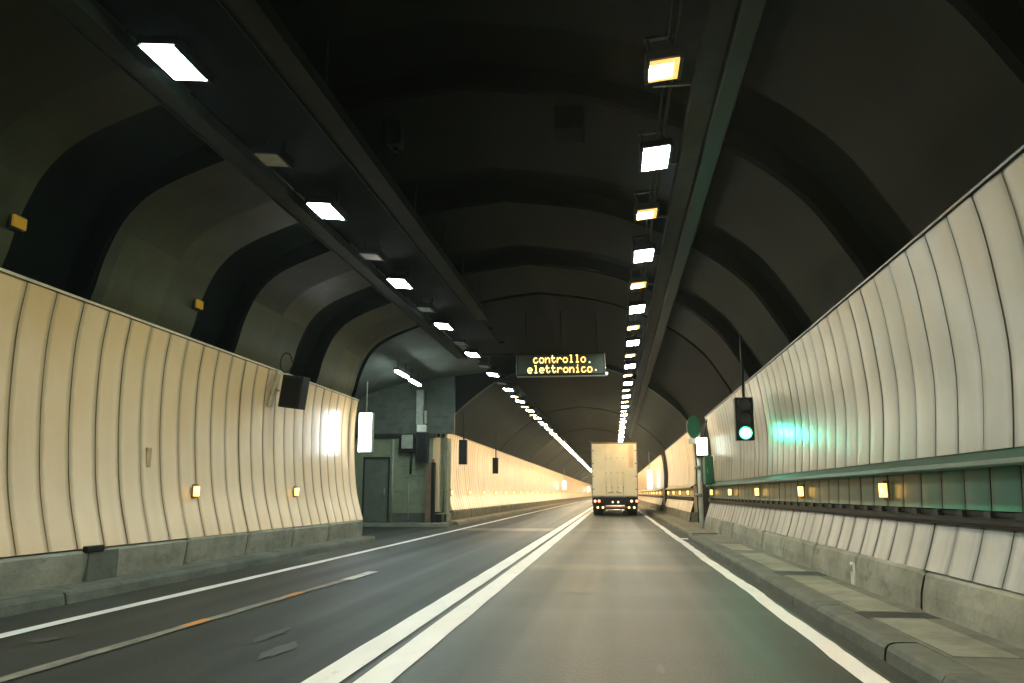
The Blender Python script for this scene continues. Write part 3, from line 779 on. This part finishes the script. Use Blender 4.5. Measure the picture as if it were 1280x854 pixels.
# ------------------------------------------------------------------ lit white signs
def lit_sign(x, y, z0, z1, wd, dp, label, up=4.6):
    t = thing('lit_sign', (x, y, z1), label, 'sign')
    mb = MB(); mb.box(x - wd / 2, x + wd / 2, y - dp / 2, y + dp / 2, z0, z1, 'e_sign' if y < 40 else 'e_sign_far'); part(mb, 'light_box', t, .01)
    mb = MB(); mb.box(x - wd / 2 - .02, x - wd / 2 - .002, y - dp / 2, y + dp / 2 + .01, z0 - .02, z1 + .02, 'grey'); mb.box(x + wd / 2 + .002, x + wd / 2 + .02, y - dp / 2, y + dp / 2 + .01, z0 - .02, z1 + .02, 'grey'); mb.box(x - wd / 2, x + wd / 2, y - dp / 2, y + dp / 2, z1 + .002, z1 + .03, 'grey'); part(mb, 'frame', t)
    mb = MB(); mb.cyl((x, y, z1 + .03), (x, y, up), .02, 'grey', 8); part(mb, 'rod', t)
lit_sign(-6.27, 19.9, 2.25, 3.22, .33, .14, 'lit blank white sign hanging at the near edge of the lay-by', 4.05)
lit_sign(2.62, 61, 1.55, 2.9, .34, .14, 'lit white sign hanging between the lorry and the right wall', 4.4)
lit_sign(-6.1, 100, 1.7, 2.7, .45, .14, 'small lit white sign high on the left wall left of the lorry', 4.2)
lit_sign(-6.1, 195, 1.6, 2.8, .6, .14, 'tiniest lit white sign on the left wall close to the vanishing point', 4.2)

# box by the left wall top
t = thing('loudspeaker', (-6.4, 15.0, 3.3), 'dark tilted loudspeaker box bracketed to the top of the near left wall', 'loudspeaker')
bx = D.objects.new('cabinet', None)
mb = MB(); mb.box(-.24, .24, -.12, .12, -.32, .32, 'dark'); mb.box(-.20, .20, -.135, -.121, -.28, .28, 'black')
o = mb.build('cabinet', t, None, .02); o.location = (.15, .1, -.13); o.rotation_euler = (0, R(8), R(-12))
mb = MB(); mb.box(-.24, -.19, -.1, .1, -.42, .3, 'tan'); mb.box(-.19, -.1, -.03, .03, -.1, -.05, 'tan'); o = mb.build('bracket', t, None, .005); o.rotation_euler = (0, R(14), 0); o.location = (.0, 0, -.06)
mb = MB()
for q in range(14):
    a, b = R(q * 24), R((q + 1) * 24)
    mb.cyl((.12 * math.cos(a), 0, .45 + .2 * math.sin(a)), (.12 * math.cos(b), 0, .45 + .2 * math.sin(b)), .012, 'black', 6)
o = mb.build('cable_loop', t)

# ------------------------------------------------------------------ emergency station by the white pole
t = thing('emergency_post', (2.66, 25.9, .14), 'white pole with a green oval sign and a lit white box beside the lorry', 'emergency post')
mb = MB(); mb.cyl((2.66, 25.9, -.01), (2.66, 25.9, 3.1), .07, 'white', 14); mb.cyl((2.66, 25.9, .0), (2.66, 25.9, .08), .13, 'white', 14); part(mb, 'pole', t)
mb = MB()
for zc in (1.1, 1.95): mb.cyl((2.60, 25.86, zc), (2.60, 25.86, zc + .1), .10, 'grey', 12)
part(mb, 'clamp', t)
mb = MB(); mb.cyl((2.46, 25.86, 3.28), (2.50, 25.95, 3.28), .01, 'green', 4)
mb = MB(); n = 28; k = len(mb.v)
for yy in (25.82, 25.94):
    for i in range(n): mb.v.append((2.53 + .21 * math.cos(2 * math.pi * i / n), yy, 3.27 + .36 * math.sin(2 * math.pi * i / n)))
for i in range(n): mb.face((k + i, k + (i + 1) % n, k + n + (i + 1) % n, k + n + i), 'green', True)
mb.face(tuple(k + i for i in range(n)), 'green'); mb.face(tuple(k + n + n - 1 - i for i in range(n)), 'green'); part(mb, 'oval_sign', t)
mb = MB(); mb.box(2.60, 2.92, 25.72, 25.88, 2.38, 2.92, 'e_sos'); mb.box(2.36, 2.59, 25.8, 25.88, 2.74, 2.90, 'white'); part(mb, 'lit_box', t, .01)
mb = MB(); mb.cyl((2.9, 25.9, 2.34), (3.06, 25.9, 2.34), .025, 'dark', 8); mb.box(2.58, 2.96, 25.70, 25.90, 2.30, 2.37, 'black'); mb.cyl((2.86, 25.9, 3.0), (2.96, 25.9, 3.5), .02, 'black', 6); part(mb, 'arm', t)
t = thing('emergency_cabinet', (2.88, 25.4, 1.4), 'tall green cabinet on the right wall behind the white pole', 'cabinet')
mb = MB(); mb.box(2.76, 3.02, 25.2, 25.9, 1.47, 2.32, 'green'); part(mb, 'body', t, .03)
mb = MB(); mb.box(2.80, 2.98, 25.17, 25.197, 1.53, 2.26, 'green'); d_ = part(mb, 'door', t, .01)
mb = MB(); mb.box(2.82, 2.835, 25.15, 25.168, 1.8, 1.95, 'grey'); part(mb, 'handle', d_)

# ------------------------------------------------------------------ lorry
t = thing('lorry', (.03, 45, 0), 'cream box lorry driving ahead in the right lane, seen from behind', 'lorry')
XL, XR, YB, YF, ZB, ZT = -1.23, 1.29, 45.0, 57.6, 1.02, 3.98
XM = (XL + XR) / 2
mb = MB(); mb.box(XL, XR, YB + .06, YF, ZB, ZT, 'trailer'); body = part(mb, 'cargo_box', t, .02)
mb = MB()
mb.box(XL, XR, YB, YB + .055, ZT - .07, ZT + .02, 'brown'); mb.box(XL, XL + .05, YB, YB + .055, ZB, ZT - .072, 'steel'); mb.box(XR - .05, XR, YB, YB + .055, ZB, ZT - .072, 'steel'); mb.box(XL + .052, XR - .052, YB, YB + .055, ZB, ZB + .06, 'steel')
part(mb, 'rear_frame', t, .005)
for i, (a, b) in enumerate(((XL + .055, XM - .008), (XM + .008, XR - .055))):
    mb = MB(); mb.box(a, b, YB + .012, YB + .055, ZB + .065, ZT - .075, 'trailer')
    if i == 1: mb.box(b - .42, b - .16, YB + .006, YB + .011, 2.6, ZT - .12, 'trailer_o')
    dd = part(mb, 'rear_door', t)
    for q in (.18, .82):
        x = (a + (b - a) * (.86 if i == 0 else .14)) if q > .5 else (a + (b - a) * (.62 if i == 0 else .38))
        r_ = MB(); r_.cyl((x, YB - .012, ZB + .1), (x, YB - .012, ZT - .12), .012, 'trailer', 8)
        for zz in (1.5, 2.3, 3.1): r_.box(x - .03, x + .03, YB - .02, YB + .01, zz, zz + .05, 'steel')
        part(r_, 'locking_bar', dd)
    hx = XM + (-.14 if i == 0 else .14)
    r_ = MB(); n = 0
    s = -1 if i == 0 else 1
    r_.cyl((XM + s * .06, YB - .03, 1.30), (XM + s * .36, YB - .03, 1.24), .02, 'steel', 8); part(r_, 'handle', dd)
    for zz in (1.4, 2.1, 2.8, 3.5):
        r_ = MB(); xx = XL if i == 0 else XR - .14; r_.box(xx, xx + .14, YB - .01, YB + .004, zz, zz + .06, 'steel'); part(r_, 'hinge', dd)
mb = MB(); mb.box(XL + .35, XL + .5, YB + .2, YF + 2, .78, 1.0, 'black'); mb.box(XR - .5, XR - .35, YB + .2, YF + 2, .78, 1.0, 'black'); mb.box(XL + .02, XR - .02, YB + .05, YB + .2, .62, 1.0, 'black'); part(mb, 'chassis', t, .01)
mb = MB(); mb.box(XL + .06, XR - .06, YB + .02, YB + .12, .36, .50, 'black'); bmp = part(mb, 'bumper', t, .01)
mb = MB(); mb.box(XL + .55, XR - .55, YB + .005, YB + .018, .42, .50, 'redrefl'); part(mb, 'marking_strip', bmp)
mb = MB(); mb.box(XM - .42, XM + .38, YB + .5, YB + .54, .16, .30, 'grey'); part(mb, 'number_plate', t)
def tl(x, z, r_, mat, nm='tail_lamp'):
    mb = MB(); mb.cyl((x, YB + .048, z), (x, YB + .0, z), r_, mat, 14); part(mb, nm, t)
for x, mt in ((-1.06, 'e_pink'), (-.84, 'e_red'), (.92, 'e_pink'), (1.2, 'e_red')): tl(x, .79, .075, mt)
for x in (-.10, .20): tl(x, .74, .06, 'e_pink', 'reversing_lamp')
for x in (-.92, -.64, .78, 1.06):
    mb = MB(); mb.cyl((x, YB + .018, .45), (x, YB - .02, .45), .065, 'e_fog', 14); part(mb, 'fog_lamp', t)
def wheel(x, y, wd, name='wheel'):
    mb = MB(); mb.cyl((x, y, .5), (x + wd, y, .5), .5, 'tyre', 28); wo = part(mb, name, t)
    m2 = MB(); xo = x - .01 if x < XM else x + wd + .01; m2.cyl((xo, y, .5), (xo + (.03 if x < XM else -.03), y, .5), .28, 'steel', 18); part(m2, 'rim', wo)
for y in (46.6, 47.9, 49.2, 59.4):
    for x, wd in ((XL + .05, .52), (XR - .57, .52)): wheel(x, y, wd)
mb = MB(); mb.box(XL + .04, XL + .06, YB + 5.5, YB + 10.5, .45, .95, 'steel'); mb.box(XR - .06, XR - .04, YB + 5.5, YB + 10.5, .45, .95, 'steel'); part(mb, 'side_guard', t)
for s, xx in ((0, XL + .03), (1, XR - .62)):
    mb = MB(); mb.box(xx, xx + .59, 45.8, 45.83, .25, .85, 'black'); part(mb, 'mud_flap', t)
mb = MB(); mb.box(XL + .03, XR - .03, 58.1, 60.0, .8, 3.5, 'trailer'); cab = part(mb, 'cab', t, .08)
mb = MB(); mb.box(XL + .15, XR - .15, 60.0, 60.03, 1.9, 3.0, 'glass'); part(mb, 'windscreen', cab)
mb = MB(); mb.box(XL + .1, XR - .1, 58.0, 60.1, .4, .79, 'black'); part(mb, 'cab_base', t)
for s in (-1, 1):
    mb = MB(); x = XL - .16 if s < 0 else XR + .02
    mb.box(x, x + .16, 59.5, 59.62, 2.0, 2.8, 'black'); part(mb, 'mirror', cab, .02)
for x in (XL + .52, XR - .67):
    wheelx = x

# ------------------------------------------------------------------ thin exhaust haze filling the tunnel
hz = D.materials.new('exhaust haze'); hz.use_nodes = True; ht = hz.node_tree
ht.nodes.remove(ht.nodes['Principled BSDF'])
hv = ht.nodes.new('ShaderNodeVolumePrincipled'); hv.inputs['Density'].default_value = .0006
hv.inputs['Anisotropy'].default_value = .6; hv.inputs['Color'].default_value = (.85, .95, .92, 1)
ht.links.new(hv.outputs[0], ht.nodes['Material Output'].inputs['Volume'])
M['haze'] = hz
mb = MB(); mb.box(-14, 9, -18, 620, -1.2, 9, 'haze'); o = mb.build('haze'); o['kind'] = 'stuff'
